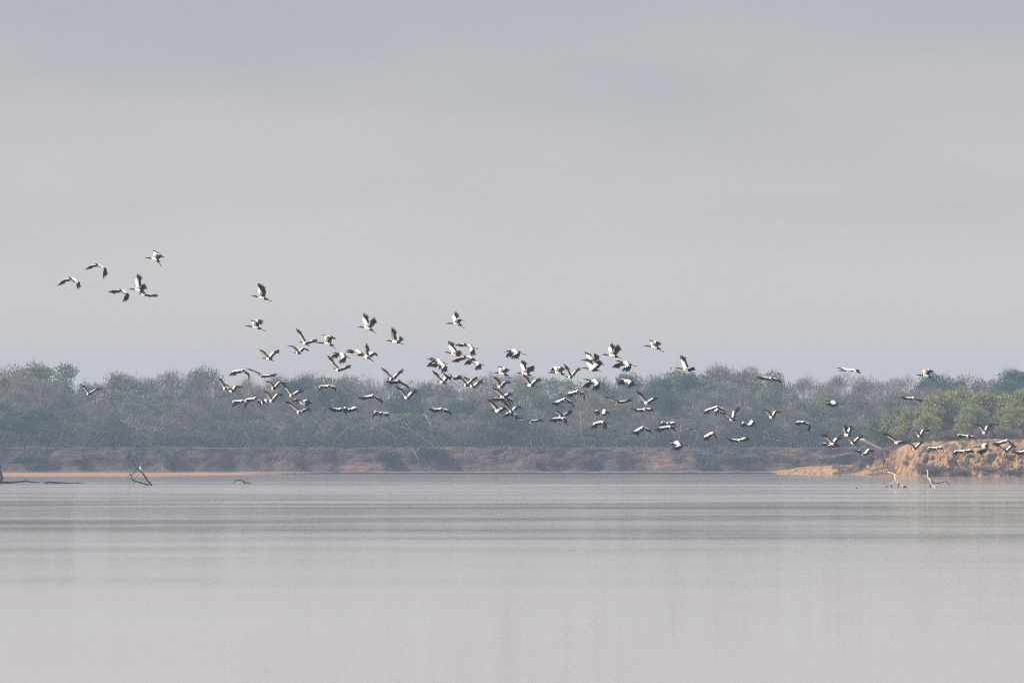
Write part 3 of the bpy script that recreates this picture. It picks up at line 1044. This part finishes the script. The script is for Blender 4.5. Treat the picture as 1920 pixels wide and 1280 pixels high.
def stork(label, kind, B, S, Fo, Lm, Lt, Rm, Rt, s, D=None):
    rnd = random.Random(int(B[0] * 13 + S[1] * 7))
    D = F / s
    S3 = P(S[0], S[1], D)
    sy = {'a': 1, 't': -1, 's': 1}[kind]
    hb = lift(S, B, s, 0.56, sy, 0.02)
    if kind == 's' or hb.length > 0.56: hb = Vector((hb.x, sy * min(abs(hb.y), 0.12), hb.z)) if kind == 's' else hb
    fb = lift(S, Fo, s, 0.62, -sy, 0.02)
    if kind == 's': fb = Vector((fb.x, -sy * min(abs(fb.y), 0.12), fb.z))
    if hb.length < 0.45: hb = hb.normalized() * 0.5
    if fb.length < 0.5: fb = fb.normalized() * 0.55
    head = (hb.normalized() - fb.normalized())
    if head.length < 0.5: head = hb.normalized() * 1.0
    head.normalize()
    side = Vector((head.y, -head.x, 0)).normalized()        # the bird's right
    left = -side
    if left.y > 0 and kind == 's': left = -left
    upv = head.cross(left).normalized()
    if upv.z < 0: upv = -upv
    body_c = S3 - upv * 0.045
    mb = MB()
    # body: bill tip .. head .. neck .. chest .. belly .. rump, one continuous surface
    tip = S3 + hb
    hd = S3 + hb * 0.64
    ctrl = [tip - upv * 0.012, S3 + hb * 0.86, S3 + hb * 0.735, hd + upv * 0.008, S3 + hb * 0.55, S3 + hb * 0.42 - upv * 0.02,
            body_c + head * 0.15, body_c + head * 0.07, body_c - head * 0.04, body_c - head * 0.16, body_c - head * 0.26 + fb * 0.04, body_c - head * 0.36 + upv * 0.03]
    rad = [0.006, 0.018, 0.028, 0.044, 0.034, 0.032, 0.058, 0.082, 0.092, 0.074, 0.048, (0.012, 0.055)]
    mi = [3, 3, 2, 2, 2, 2, 0, 0, 0, 1, 1]
    mb.tube(ctrl, rad, 9, mi)
    # legs trailing behind
    for sg in (-1, 1):
        a = body_c - head * 0.16 - upv * 0.03 + side * 0.03 * sg
        end = S3 + fb + side * 0.015 * sg
        kn = a.lerp(end, 0.45) + upv * 0.01
        an = a.lerp(end, 0.86)
        mb.tube([a, kn, an, end], [0.022, 0.013, 0.015, 0.018 if sg > 0 else 0.014], 5, [4, 4, 5])
    # wings
    hw = (head + Vector((0, 0, {'a': 0.32 if Lt[1] < S[1] - 6 else 0.65, 't': 0.25, 's': 0.0}[kind]))).normalized()
    if kind == 'a' and Lt[1] < S[1] - 6:      # near wing raised: seen more flatly from below
        hn = (head + Vector((-0.5, 0, 0.0))).normalized()
    elif kind == 't':
        hn = (head + Vector((-0.6, 0, 0.05))).normalized()
    else:
        hn = hw
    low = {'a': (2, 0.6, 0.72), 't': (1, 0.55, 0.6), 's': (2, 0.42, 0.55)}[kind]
    lw1 = lift(S, Lm, s, 0.38, -1, 0.05)
    lw2 = lift(Lm, Lt, s, 0.46, -1, 0.04)
    rw1 = lift(S, Rm, s, 0.38, 1, 0.05)
    rw2 = lift(Rm, Rt, s, 0.46, 1, 0.04)
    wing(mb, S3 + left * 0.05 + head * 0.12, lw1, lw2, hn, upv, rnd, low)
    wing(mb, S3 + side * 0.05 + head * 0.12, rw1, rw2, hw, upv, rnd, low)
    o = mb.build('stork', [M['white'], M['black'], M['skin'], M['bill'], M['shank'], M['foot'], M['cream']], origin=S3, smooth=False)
    tag(o, label, 'stork', 'flock of black and white storks flying left over the river')
    return o


REG = {1: (90, 450, 8), 2: (390, 520, 8), 3: (390, 640, 8), 4: (540, 570, 8), 5: (540, 690, 8), 6: (700, 570, 8), 7: (700, 680, 8),
       8: (870, 620, 9.144), 9: (870, 700, 9.144), 10: (1010, 630, 9.6), 11: (1010, 710, 9.6), 12: (1150, 620, 8.727), 13: (1150, 720, 8.727),
       14: (1340, 670, 7.109), 15: (1520, 670, 6.4), 16: (1700, 670, 6.4), 17: (1780, 780, 12.8), 20: (0, 660, 4.74)}
# region, kind (a flying away, t flying towards us, s side-on), bill, shoulders, feet, near wing wrist+tip, far wing wrist+tip, label
BIRDS = [
 (1,'s',(1450,265),(1600,272),(1710,400),(1680,228),(1748,276),(1612,205),(1585,152),'stork with half-raised wings, highest of all in the sky at far left'),
 (1,'t',(325,560),(350,582),(385,625),(425,625),(442,745),(250,605),(152,690),'stork with wings bowed down, leftmost of the whole flock'),
 (1,'t',(720,358),(750,372),(800,405),(835,440),(820,590),(660,385),(562,445),'stork with wings bowed down, upper of the arched pair at the far left'),
 (1,'t',(1075,742),(1115,762),(1212,838),(1175,820),(1125,945),(1040,755),(915,780),'bow-winged stork beside the crossing pair at the far left'),
 (1,'s',(1200,735),(1350,735),(1408,785),(1430,705),(1500,668),(1340,620),(1358,508),'stork with one tall raised wing, upper left of the crossing pair'),
 (1,'a',(1352,805),(1440,805),(1545,858),(1405,745),(1362,690),(1540,826),(1640,812),'stork seen low and flat, lower right of the crossing pair'),
 (2,'s',(640,275),(805,292),(960,360),(838,215),(800,105),(785,200),(765,90),'lone stork in open sky with both wings straight up'),
 (2,'s',(545,728),(710,735),(870,805),(752,655),(845,725),(698,690),(665,638),'lone stork with a brown-shaded wing curled over its back, below the one with upright wings'),
 (2,'a',(1360,965),(1450,975),(1525,1030),(1395,870),(1345,765),(1540,950),(1630,925),'stork with long left wing up and right wing flat, over the left wood against sky'),
 (2,'a',(1275,1130),(1345,1118),(1405,1155),(1290,1045),(1210,1030),(1400,1055),(1495,1075),'small stork with both wing tips bent outward, against the sky at left'),
 (2,'a',(800,1210),(905,1205),(990,1255),(850,1140),(800,1080),(970,1125),(1065,1080),'V-winged stork just above the treetops, left of the other sky-backed ones'),
 (4,'s',(415,580),(590,580),(720,670),(632,492),(735,540),(585,505),(530,458),'stork with feathers fanned behind a hooked wing, right of the long-winged V stork'),
 (4,'s',(1040,335),(1190,350),(1330,440),(1270,275),(1335,205),(1155,250),(1155,135),'side-on stork with both wings raised and split, against open sky left of centre'),
 (4,'a',(1460,545),(1605,550),(1740,605),(1590,460),(1595,345),(1650,530),(1705,480),'stork with a tall cream wing and long legs, between the two topmost central ones'),
 (4,'t',(665,728),(800,742),(935,812),(832,800),(785,900),(728,755),(662,808),'stork with both dark wings pushed down, above the treetops at left'),
 (4,'t',(875,685),(1030,702),(1140,752),(1090,745),(1055,785),(960,705),(885,715),'stork with long dark bill whose body overlaps the next stork\'s wing'),
 (4,'a',(1115,752),(1180,775),(1285,855),(1180,690),(1212,590),(1250,730),(1325,738),'stork with one cream wing up, right partner of the long-billed one'),
 (4,'a',(670,960),(745,975),(815,1000),(680,890),(615,770),(830,950),(930,905),'stork in a wide V just over the treetops below the dark-winged one'),
 (6,'a',(205,1115),(268,1108),(325,1135),(200,1030),(140,950),(340,1045),(440,965),'V-winged stork touching the skyline, with a drooping stork right under it'),
 (6,'a',(310,1130),(370,1140),(430,1160),(290,1150),(195,1162),(460,1185),(535,1248),'drooping-winged stork right under the V stork on the skyline'),
 (6,'s',(1070,292),(1240,282),(1378,370),(1290,235),(1345,258),(1222,200),(1265,110),'stork alone in the sky above the centre with a white wing swept up'),
 (6,'s',(1060,715),(1210,737),(1312,788),(1272,740),(1335,700),(1172,660),(1140,555),'stork with one upright wing, left of the central sky cluster'),
 (6,'t',(1350,592),(1420,618),(1570,670),(1468,690),(1475,790),(1340,602),(1245,615),'top stork of the central sky cluster with its near wing hanging down'),
 (6,'t',(1350,775),(1405,792),(1540,840),(1465,812),(1470,860),(1320,812),(1195,865),'stork with a brown drooping wing, in the middle of the central sky cluster'),
 (6,'t',(1395,845),(1515,862),(1662,915),(1575,900),(1540,1000),(1440,855),(1390,915),'lowest stork of the central sky cluster with blue-black feathers hanging'),
 (6,'t',(830,803),(970,838),(1110,895),(1015,890),(1000,995),(895,875),(825,945),'nearer of two overlapping storks left of the central cluster, wings down'),
 (6,'t',(795,815),(1000,880),(1115,945),(1060,940),(1045,1055),(930,900),(870,935),'farther of the two overlapping down-winged storks, long wing tip lowest'),
 (6,'a',(950,1165),(1030,1160),(1120,1205),(970,1090),(908,995),(1085,1090),(1150,1040),'V stork on the skyline below the overlapping down-winged pair'),
 (6,'a',(1115,1085),(1150,1075),(1185,1095),(1110,1055),(1060,1030),(1215,1085),(1305,1058),'flat gliding stork on the skyline whose wing touches the V stork left of it'),
 (6,'a',(1325,1220),(1385,1205),(1430,1240),(1340,1140),(1275,1065),(1455,1140),(1550,1080),'left one of the twin V storks overlapping at the skyline'),
 (6,'a',(1400,1228),(1482,1225),(1550,1260),(1430,1150),(1368,1080),(1540,1185),(1640,1125),'right one of the twin V storks overlapping at the skyline'),
 (3,'a',(480,405),(520,420),(570,450),(405,445),(335,520),(590,470),(590,575),'white-backed stork with arched wings at the left skyline'),
 (3,'a',(742,505),(800,510),(855,540),(700,455),(590,405),(910,510),(1030,480),'stork gliding on very long level wings at the left skyline'),
 (3,'a',(185,715),(250,695),(300,742),(215,620),(190,540),(300,690),(345,705),'leftmost stork before the wood\'s first cluster, one wing straight up'),
 (3,'a',(290,725),(350,730),(470,750),(290,665),(238,632),(400,665),(530,683),'stork overlapping the up-winged one at the left, its wing bent to the right'),
 (3,'a',(920,700),(980,690),(1035,720),(935,625),(865,595),(1045,610),(1155,615),'stork with hooked right wing, left of the wide V stork before the wood'),
 (3,'a',(1195,800),(1250,800),(1310,830),(1200,720),(1130,625),(1320,750),(1385,710),'wide V stork before the wood, its wing tip touching the hooked one'),
 (3,'a',(475,868),(510,882),(545,925),(400,895),(390,990),(548,890),(520,970),'short arched stork at the left end of the low row'),
 (3,'a',(660,835),(705,842),(745,865),(600,862),(555,935),(758,890),(770,980),'arched stork second in the low row at left'),
 (3,'a',(770,900),(822,900),(870,935),(780,858),(738,850),(850,865),(862,930),'cream-bodied stork tucked third in the low row at left'),
 (3,'a',(870,890),(950,880),(1010,915),(910,800),(860,725),(1010,800),(1100,775),'V stork at the right end of the low row at left'),
 (3,'s',(1290,925),(1420,912),(1525,1000),(1345,875),(1300,912),(1480,885),(1525,960),'hunched stork with folded white wings above another, in the left wood'),
 (3,'a',(1300,1045),(1360,1050),(1415,1075),(1270,970),(1160,890),(1430,1015),(1500,1000),'stork beneath the hunched one with a long dark left wing'),
 (5,'a',(575,245),(610,255),(650,285),(505,268),(462,370),(680,270),(700,380),'lone arch-winged stork before the wood, right of the wide V stork'),
 (5,'a',(1235,385),(1270,400),(1310,420),(1180,425),(1065,450),(1340,440),(1420,500),'gliding stork with level wings and dark right tip, left of the middle'),
 (5,'a',(755,592),(790,602),(825,615),(720,605),(612,590),(850,630),(845,680),'left stork of the flat overlapping pair in the left wood'),
 (5,'a',(870,625),(915,612),(1010,655),(880,590),(850,640),(995,580),(1040,655),'right stork of the flat overlapping pair, with a white raised wing'),
 (5,'a',(1375,660),(1400,662),(1432,690),(1330,648),(1280,745),(1480,670),(1505,790),'small stork with both wings bowed, lowest in the left wood'),
 (7,'a',(400,515),(495,510),(570,555),(440,440),(370,350),(555,450),(640,395),'V stork before the wood just below the skyline pair left of centre'),
 (7,'a',(960,668),(1010,682),(1060,700),(920,690),(840,688),(1090,695),(1155,740),'lone flat glider before the wood, between the V stork and the stacked storks'),
 (8,'t',(690,362),(855,335),(1070,415),(915,385),(830,487),(800,375),(755,458),'stork with ragged black wings hanging, alone in the sky right of the central cluster'),
 (8,'s',(500,720),(650,718),(820,812),(705,655),(765,728),(640,665),(615,608),'stork with wings folded up small at the skyline, above the V storks'),
 (8,'s',(890,722),(1042,725),(1195,795),(1125,650),(1245,600),(1012,610),(1018,495),'large stork with dark wings spread high at the skyline'),
 (9,'a',(490,215),(610,210),(690,255),(575,130),(535,45),(680,145),(805,130),'cream-winged stork on top of the stacked column'),
 (9,'a',(1005,175),(1130,188),(1240,225),(1080,100),(1045,10),(1210,120),(1320,75),'cream V stork directly beneath the large skyline stork'),
 (9,'a',(540,405),(670,382),(800,440),(590,310),(515,240),(730,350),(800,325),'stork with a thick black left wing, second in the stacked column'),
 (9,'a',(650,395),(700,402),(755,425),(600,415),(470,455),(800,430),(820,510),'flat glider crossing the middle of the stacked column'),
 (9,'a',(650,455),(715,452),(800,485),(660,425),(612,450),(775,480),(800,570),'cream-bodied stork just under the flat glider of the stacked column'),
 (9,'a',(415,630),(570,630),(660,685),(500,530),(435,440),(640,600),(710,570),'V stork at the left foot of the stacked column, head stretched out'),
 (9,'a',(725,650),(800,642),(865,670),(750,570),(700,480),(860,580),(970,550),'V stork at the right foot of the stacked column'),
 (9,'a',(780,685),(820,672),(850,690),(765,670),(690,755),(885,690),(870,765),'arched stork at the very bottom of the stacked column'),
 (9,'a',(1100,825),(1150,808),(1215,828),(1020,800),(905,745),(1240,795),(1335,775),'level glider with upturned tips, right of the stacked column'),
 (10,'s',(150,660),(350,645),(530,740),(395,570),(465,640),(308,560),(250,635),'stork with small arched wings at the skyline, left of the cream V stork'),
 (10,'a',(500,742),(565,728),(605,750),(520,620),(480,495),(630,640),(722,558),'cream V stork touching the legs of the small-arched stork at the skyline'),
 (10,'s',(750,430),(960,440),(1180,525),(1040,395),(1030,318),(910,365),(862,285),'upper stork of the pair flying one above the other at the skyline'),
 (10,'s',(765,572),(960,580),(1145,640),(1075,490),(1130,430),(920,510),(885,400),'lower stork of the pair flying one above the other at the skyline'),
 (10,'s',(1125,330),(1320,335),(1500,405),(1405,245),(1470,150),(1300,225),(1350,130),'stork with two wings held high together, top of the right-hand sky group'),
 (10,'t',(1375,440),(1560,470),(1765,545),(1610,540),(1515,640),(1455,500),(1360,570),'down-winged stork right below the high-winged one'),
 (10,'t',(795,770),(1000,800),(1170,860),(1060,860),(985,985),(915,840),(820,940),'stork with two long black wings pointing down, in front of the treetops'),
 (10,'t',(1390,830),(1590,800),(1780,895),(1660,830),(1645,950),(1530,775),(1465,890),'stork with splayed black wing feathers, below the down-winged one'),
 (10,'a',(650,965),(695,980),(755,1000),(580,1020),(520,1085),(790,1010),(810,1165),'upper arched stork of the pair before the wood right of centre'),
 (10,'a',(425,1105),(465,1120),(515,1145),(340,1180),(240,1220),(560,1160),(620,1240),'lower arched stork of the pair before the wood right of centre'),
 (10,'a',(1365,1182),(1420,1182),(1470,1200),(1320,1150),(1175,1085),(1540,1165),(1665,1120),'thin level glider beneath the splay-feathered stork'),
 (11,'a',(335,645),(400,645),(460,665),(345,610),(330,555),(480,620),(555,555),'upper stork of the tangled pair with blurred wings over the wood'),
 (11,'a',(270,715),(415,695),(540,790),(325,710),(220,760),(480,700),(465,780),'lower cream-bodied stork of the tangled pair over the wood'),
 (11,'a',(1010,650),(1140,630),(1200,675),(1070,565),(1025,615),(1180,550),(1275,605),'small stork with bent white wings, above the round-backed one'),
 (11,'a',(985,770),(1125,765),(1290,815),(1040,800),(970,905),(1200,785),(1170,885),'round-backed white stork with wings down over the wood'),
 (13,'a',(430,300),(540,292),(630,325),(470,210),(400,105),(630,240),(710,205),'V stork with an orange-lit left wing, above a low glider'),
 (13,'a',(455,422),(505,402),(600,432),(400,410),(300,378),(580,392),(632,380),'low white glider right under the orange-lit V stork'),
 (13,'a',(440,688),(475,700),(540,725),(385,760),(320,808),(550,722),(622,752),'white gull-shaped stork with wings sloping down, low before the wood'),
 (13,'a',(840,640),(895,632),(950,650),(825,615),(760,690),(980,612),(1025,665),'upper stork of the close pair right of the gull-shaped one'),
 (13,'a',(740,680),(900,685),(1015,698),(830,700),(690,745),(985,690),(1000,742),'lower stork of the close pair right of the gull-shaped one'),
 (13,'s',(895,915),(1040,950),(1230,1000),(1090,1010),(975,1075),(975,975),(922,978),'stork with one broad black wing down, lowest before the far cliff'),
 (13,'a',(1640,350),(1690,362),(1745,385),(1545,420),(1490,500),(1790,400),(1840,500),'big arched white stork overlapping a second one, right of centre'),
 (13,'a',(1660,395),(1700,412),(1745,430),(1680,440),(1702,540),(1760,440),(1840,505),'stork behind the big arched one, its wing hanging between'),
 (13,'a',(1575,772),(1612,792),(1740,830),(1530,852),(1490,920),(1672,832),(1700,900),'hump-backed white stork with wings down, below the overlapping arched ones'),
 (12,'s',(1010,605),(1180,622),(1335,690),(1272,628),(1345,600),(1155,520),(1115,400),'stork with a white-and-black wing straight up, alone on the right skyline'),
 (12,'s',(490,248),(670,252),(830,352),(705,190),(750,272),(652,212),(630,150),'stork with small curled wings, highest of the right half'),
 (14,'a',(700,268),(745,270),(795,288),(680,262),(565,258),(820,280),(905,320),'flat black-tipped glider just under the right skyline'),
 (14,'a',(160,815),(228,815),(295,845),(180,780),(100,730),(250,730),(325,650),'stork with right wing straight up, beside the overlapping arched ones'),
 (14,'a',(690,795),(755,785),(815,815),(710,730),(668,690),(800,715),(905,720),'small V stork with a ragged hooked right wing'),
 (14,'a',(400,900),(455,890),(545,935),(400,865),(360,930),(495,840),(560,885),'fluttering stork with a raised white right wing and a drooped left one'),
 (14,'a',(285,1098),(325,1092),(410,1115),(240,1085),(160,1065),(390,1070),(460,1055),'lowest flat white glider before the far cliff, right of the hump-backed one'),
 (14,'a',(1145,832),(1180,848),(1215,870),(1120,855),(1070,895),(1260,890),(1235,1000),'small boomerang-shaped stork between the V stork and the far right group'),
 (15,'t',(325,162),(450,148),(525,162),(530,155),(608,198),(410,125),(335,122),'dark flat glider above the skyline on the right'),
 (15,'s',(155,512),(270,530),(400,560),(295,560),(215,582),(240,548),(208,570),'compact stork with wings tucked below, alone before the right wood'),
 (15,'a',(200,1020),(260,1022),(360,1050),(215,978),(135,920),(305,975),(370,940),'front V stork of the group left of the fallen trunk'),
 (15,'a',(195,1070),(225,1052),(275,1080),(185,1025),(125,1048),(285,1035),(350,1045),'stork partly hidden under the V stork left of the fallen trunk'),
 (15,'a',(350,935),(430,922),(510,960),(412,860),(430,795),(462,860),(505,815),'stork with both black-tipped wings raised high, top of the group left of the fallen trunk'),
 (15,'a',(468,1022),(505,1012),(570,1040),(470,985),(430,960),(560,965),(630,925),'stork right at the tip of the fallen trunk'),
 (15,'a',(590,1160),(640,1150),(690,1175),(600,1110),(535,1120),(690,1100),(780,1115),'stork with bent wing tips flying under the fallen trunk'),
 (15,'a',(940,1000),(1030,1012),(1085,1040),(960,960),(870,910),(1085,1008),(1185,1005),'stork with one long black left wing above the bank\'s left shoulder'),
 (15,'a',(1190,470),(1230,476),(1275,492),(1160,480),(1078,468),(1282,490),(1362,515),'white glider with upturned dark tip left of the willows'),
 (16,'s',(112,212),(230,205),(350,288),(268,152),(305,192),(225,158),(190,140),'stork with curled wings over the right skyline, above the willows'),
 (16,'a',(118,940),(152,930),(200,965),(110,890),(52,882),(190,870),(280,865),'stork with drooped dark wing tips in front of the lower willow'),
 (16,'a',(55,1095),(90,1085),(120,1095),(50,1050),(10,1015),(140,1035),(190,995),'stork crossing the left shoulder of the orange bank in a V'),
 (16,'a',(335,1065),(365,1075),(400,1095),(275,1080),(265,1150),(412,1065),(452,1115),'white stork gliding low over the bank with its left wing bent down'),
 (16,'a',(650,1105),(690,1112),(720,1125),(598,1118),(560,1180),(755,1102),(812,1115),'flat white stork over the bank face, left of the dark one'),
 (16,'a',(690,940),(730,932),(775,955),(640,922),(608,980),(800,945),(860,1030),'white-backed stork with drooping wings in front of the thicket\'s shaded gap'),
 (16,'a',(865,895),(930,892),(965,905),(890,840),(830,790),(960,830),(1040,790),'V stork highest before the right-hand thicket'),
 (17,'t',(555,750),(810,705),(1020,812),(840,790),(650,870),(900,660),(960,730),'dark stork with a broad black wing in front of the orange bank'),
 (17,'a',(1325,545),(1380,565),(1440,595),(1190,630),(1030,665),(1480,620),(1600,705),'stork gliding over the bank crest beside the right picture edge'),
 (17,'a',(1265,850),(1335,830),(1380,868),(1230,770),(1065,665),(1440,740),(1505,685),'stork with white upswept wing below the crest glider'),
 (17,'a',(1760,812),(1810,822),(1850,850),(1680,850),(1520,870),(1880,810),(1990,850),'stork half cut off by the right picture edge'),
 (20,'a',(772,370),(785,366),(820,380),(765,330),(725,280),(835,335),(905,312),'solitary V-winged stork before the wood at the far left'),
]
for rec in BIRDS:
    rg, kind, *pts, lab = rec
    ox, oy, k = REG[rg]
    q = [(ox + a / k, oy + b / k) for a, b in pts]
    # farther out to the right the flock is farther off
    s = 36.5 if q[1][0] < 1250 else (34.5 if q[1][0] < 1500 else 32.5)
    if rg == 20: s = 31
    s *= 1 + 0.04 * math.sin(q[1][0] * 1.7 + q[1][1])
    stork(lab, kind, *q, s)


# ------------------------------------------------------------------ two birds perched on the snag
def perched(name, px, py, D, h, mat, billmat, label, cat, lean):
    o0 = P(px, py, D)
    mb = MB()
    f = Vector((lean, -0.15, 0)).normalized()
    up = Vector((0, 0, 1))
    mb.tube([o0 - f * h * .42 - up * h * 0.10, o0 - f * h * .25 + up * h * .05, o0 + up * h * .30, o0 + f * h * .08 + up * h * .55, o0 + f * h * .10 + up * h * .72, o0 + f * h * .13 + up * h * .86, o0 + f * h * .20 + up * h * .94, o0 + f * h * .30 + up * h * .93, o0 + f * h * .50 + up * h * .90],
            [h * .03, h * .10, h * .20, h * .17, h * .09, h * .08, h * .11, h * .07, h * .01], 9, [0] * 6 + [1] * 2)
    for sg in (-1, 1):
        mb.tube([o0 + up * h * .2 + Vector((0, sg * h * .07, 0)), o0 - up * h * .12 + Vector((0, sg * h * .07, 0))], [h * .03, h * .02], 4, 1)
    o = mb.build(name, [mat, billmat], origin=o0, smooth=True)
    tag(o, label, cat)


perched('perched_bird', 241.5, 857.5, Dl + 1, 0.78, M['black'], M['bill'], 'small black bird perched on the topmost tip of the dark snag', 'bird', 1)
perched('egret', 263.5, 881.5, Dl + 0.35, 0.62, M['white'], M['bill'], 'small white egret standing on the slanting stem of the dark snag', 'egret', -1)

# ------------------------------------------------------------------ haze
hv = bpy.data.materials.new('haze_air')
hv.use_nodes = True
ht = hv.node_tree
for n in list(ht.nodes):
    if n.type != 'OUTPUT_MATERIAL': ht.nodes.remove(n)
pv = N(ht, 'ShaderNodeVolumePrincipled')
pv.inputs['Color'].default_value = (0.51, 0.69, 0.97, 1)
pv.inputs['Density'].default_value = 0.00037
ht.links.new(pv.outputs[0], [n for n in ht.nodes if n.type == 'OUTPUT_MATERIAL'][0].inputs['Volume'])
x0, x1, y0, y1, z0, z1 = -700, 700, -150, 1495, -1.5, 32
V = [(x0, y0, z0), (x1, y0, z0), (x1, y1, z0), (x0, y1, z0), (x0, y0, z1), (x1, y0, z1), (x1, y1, z1), (x0, y1, z1)]
Fc = [(3, 2, 1, 0), (4, 5, 6, 7), (0, 1, 5, 4), (1, 2, 6, 5), (2, 3, 7, 6), (3, 0, 4, 7)]
hz_o = mesh_obj('haze', V, Fc, hv)
tag(hz_o, 'thin bluish smoke haze hanging over the river', None, None, 'stuff')
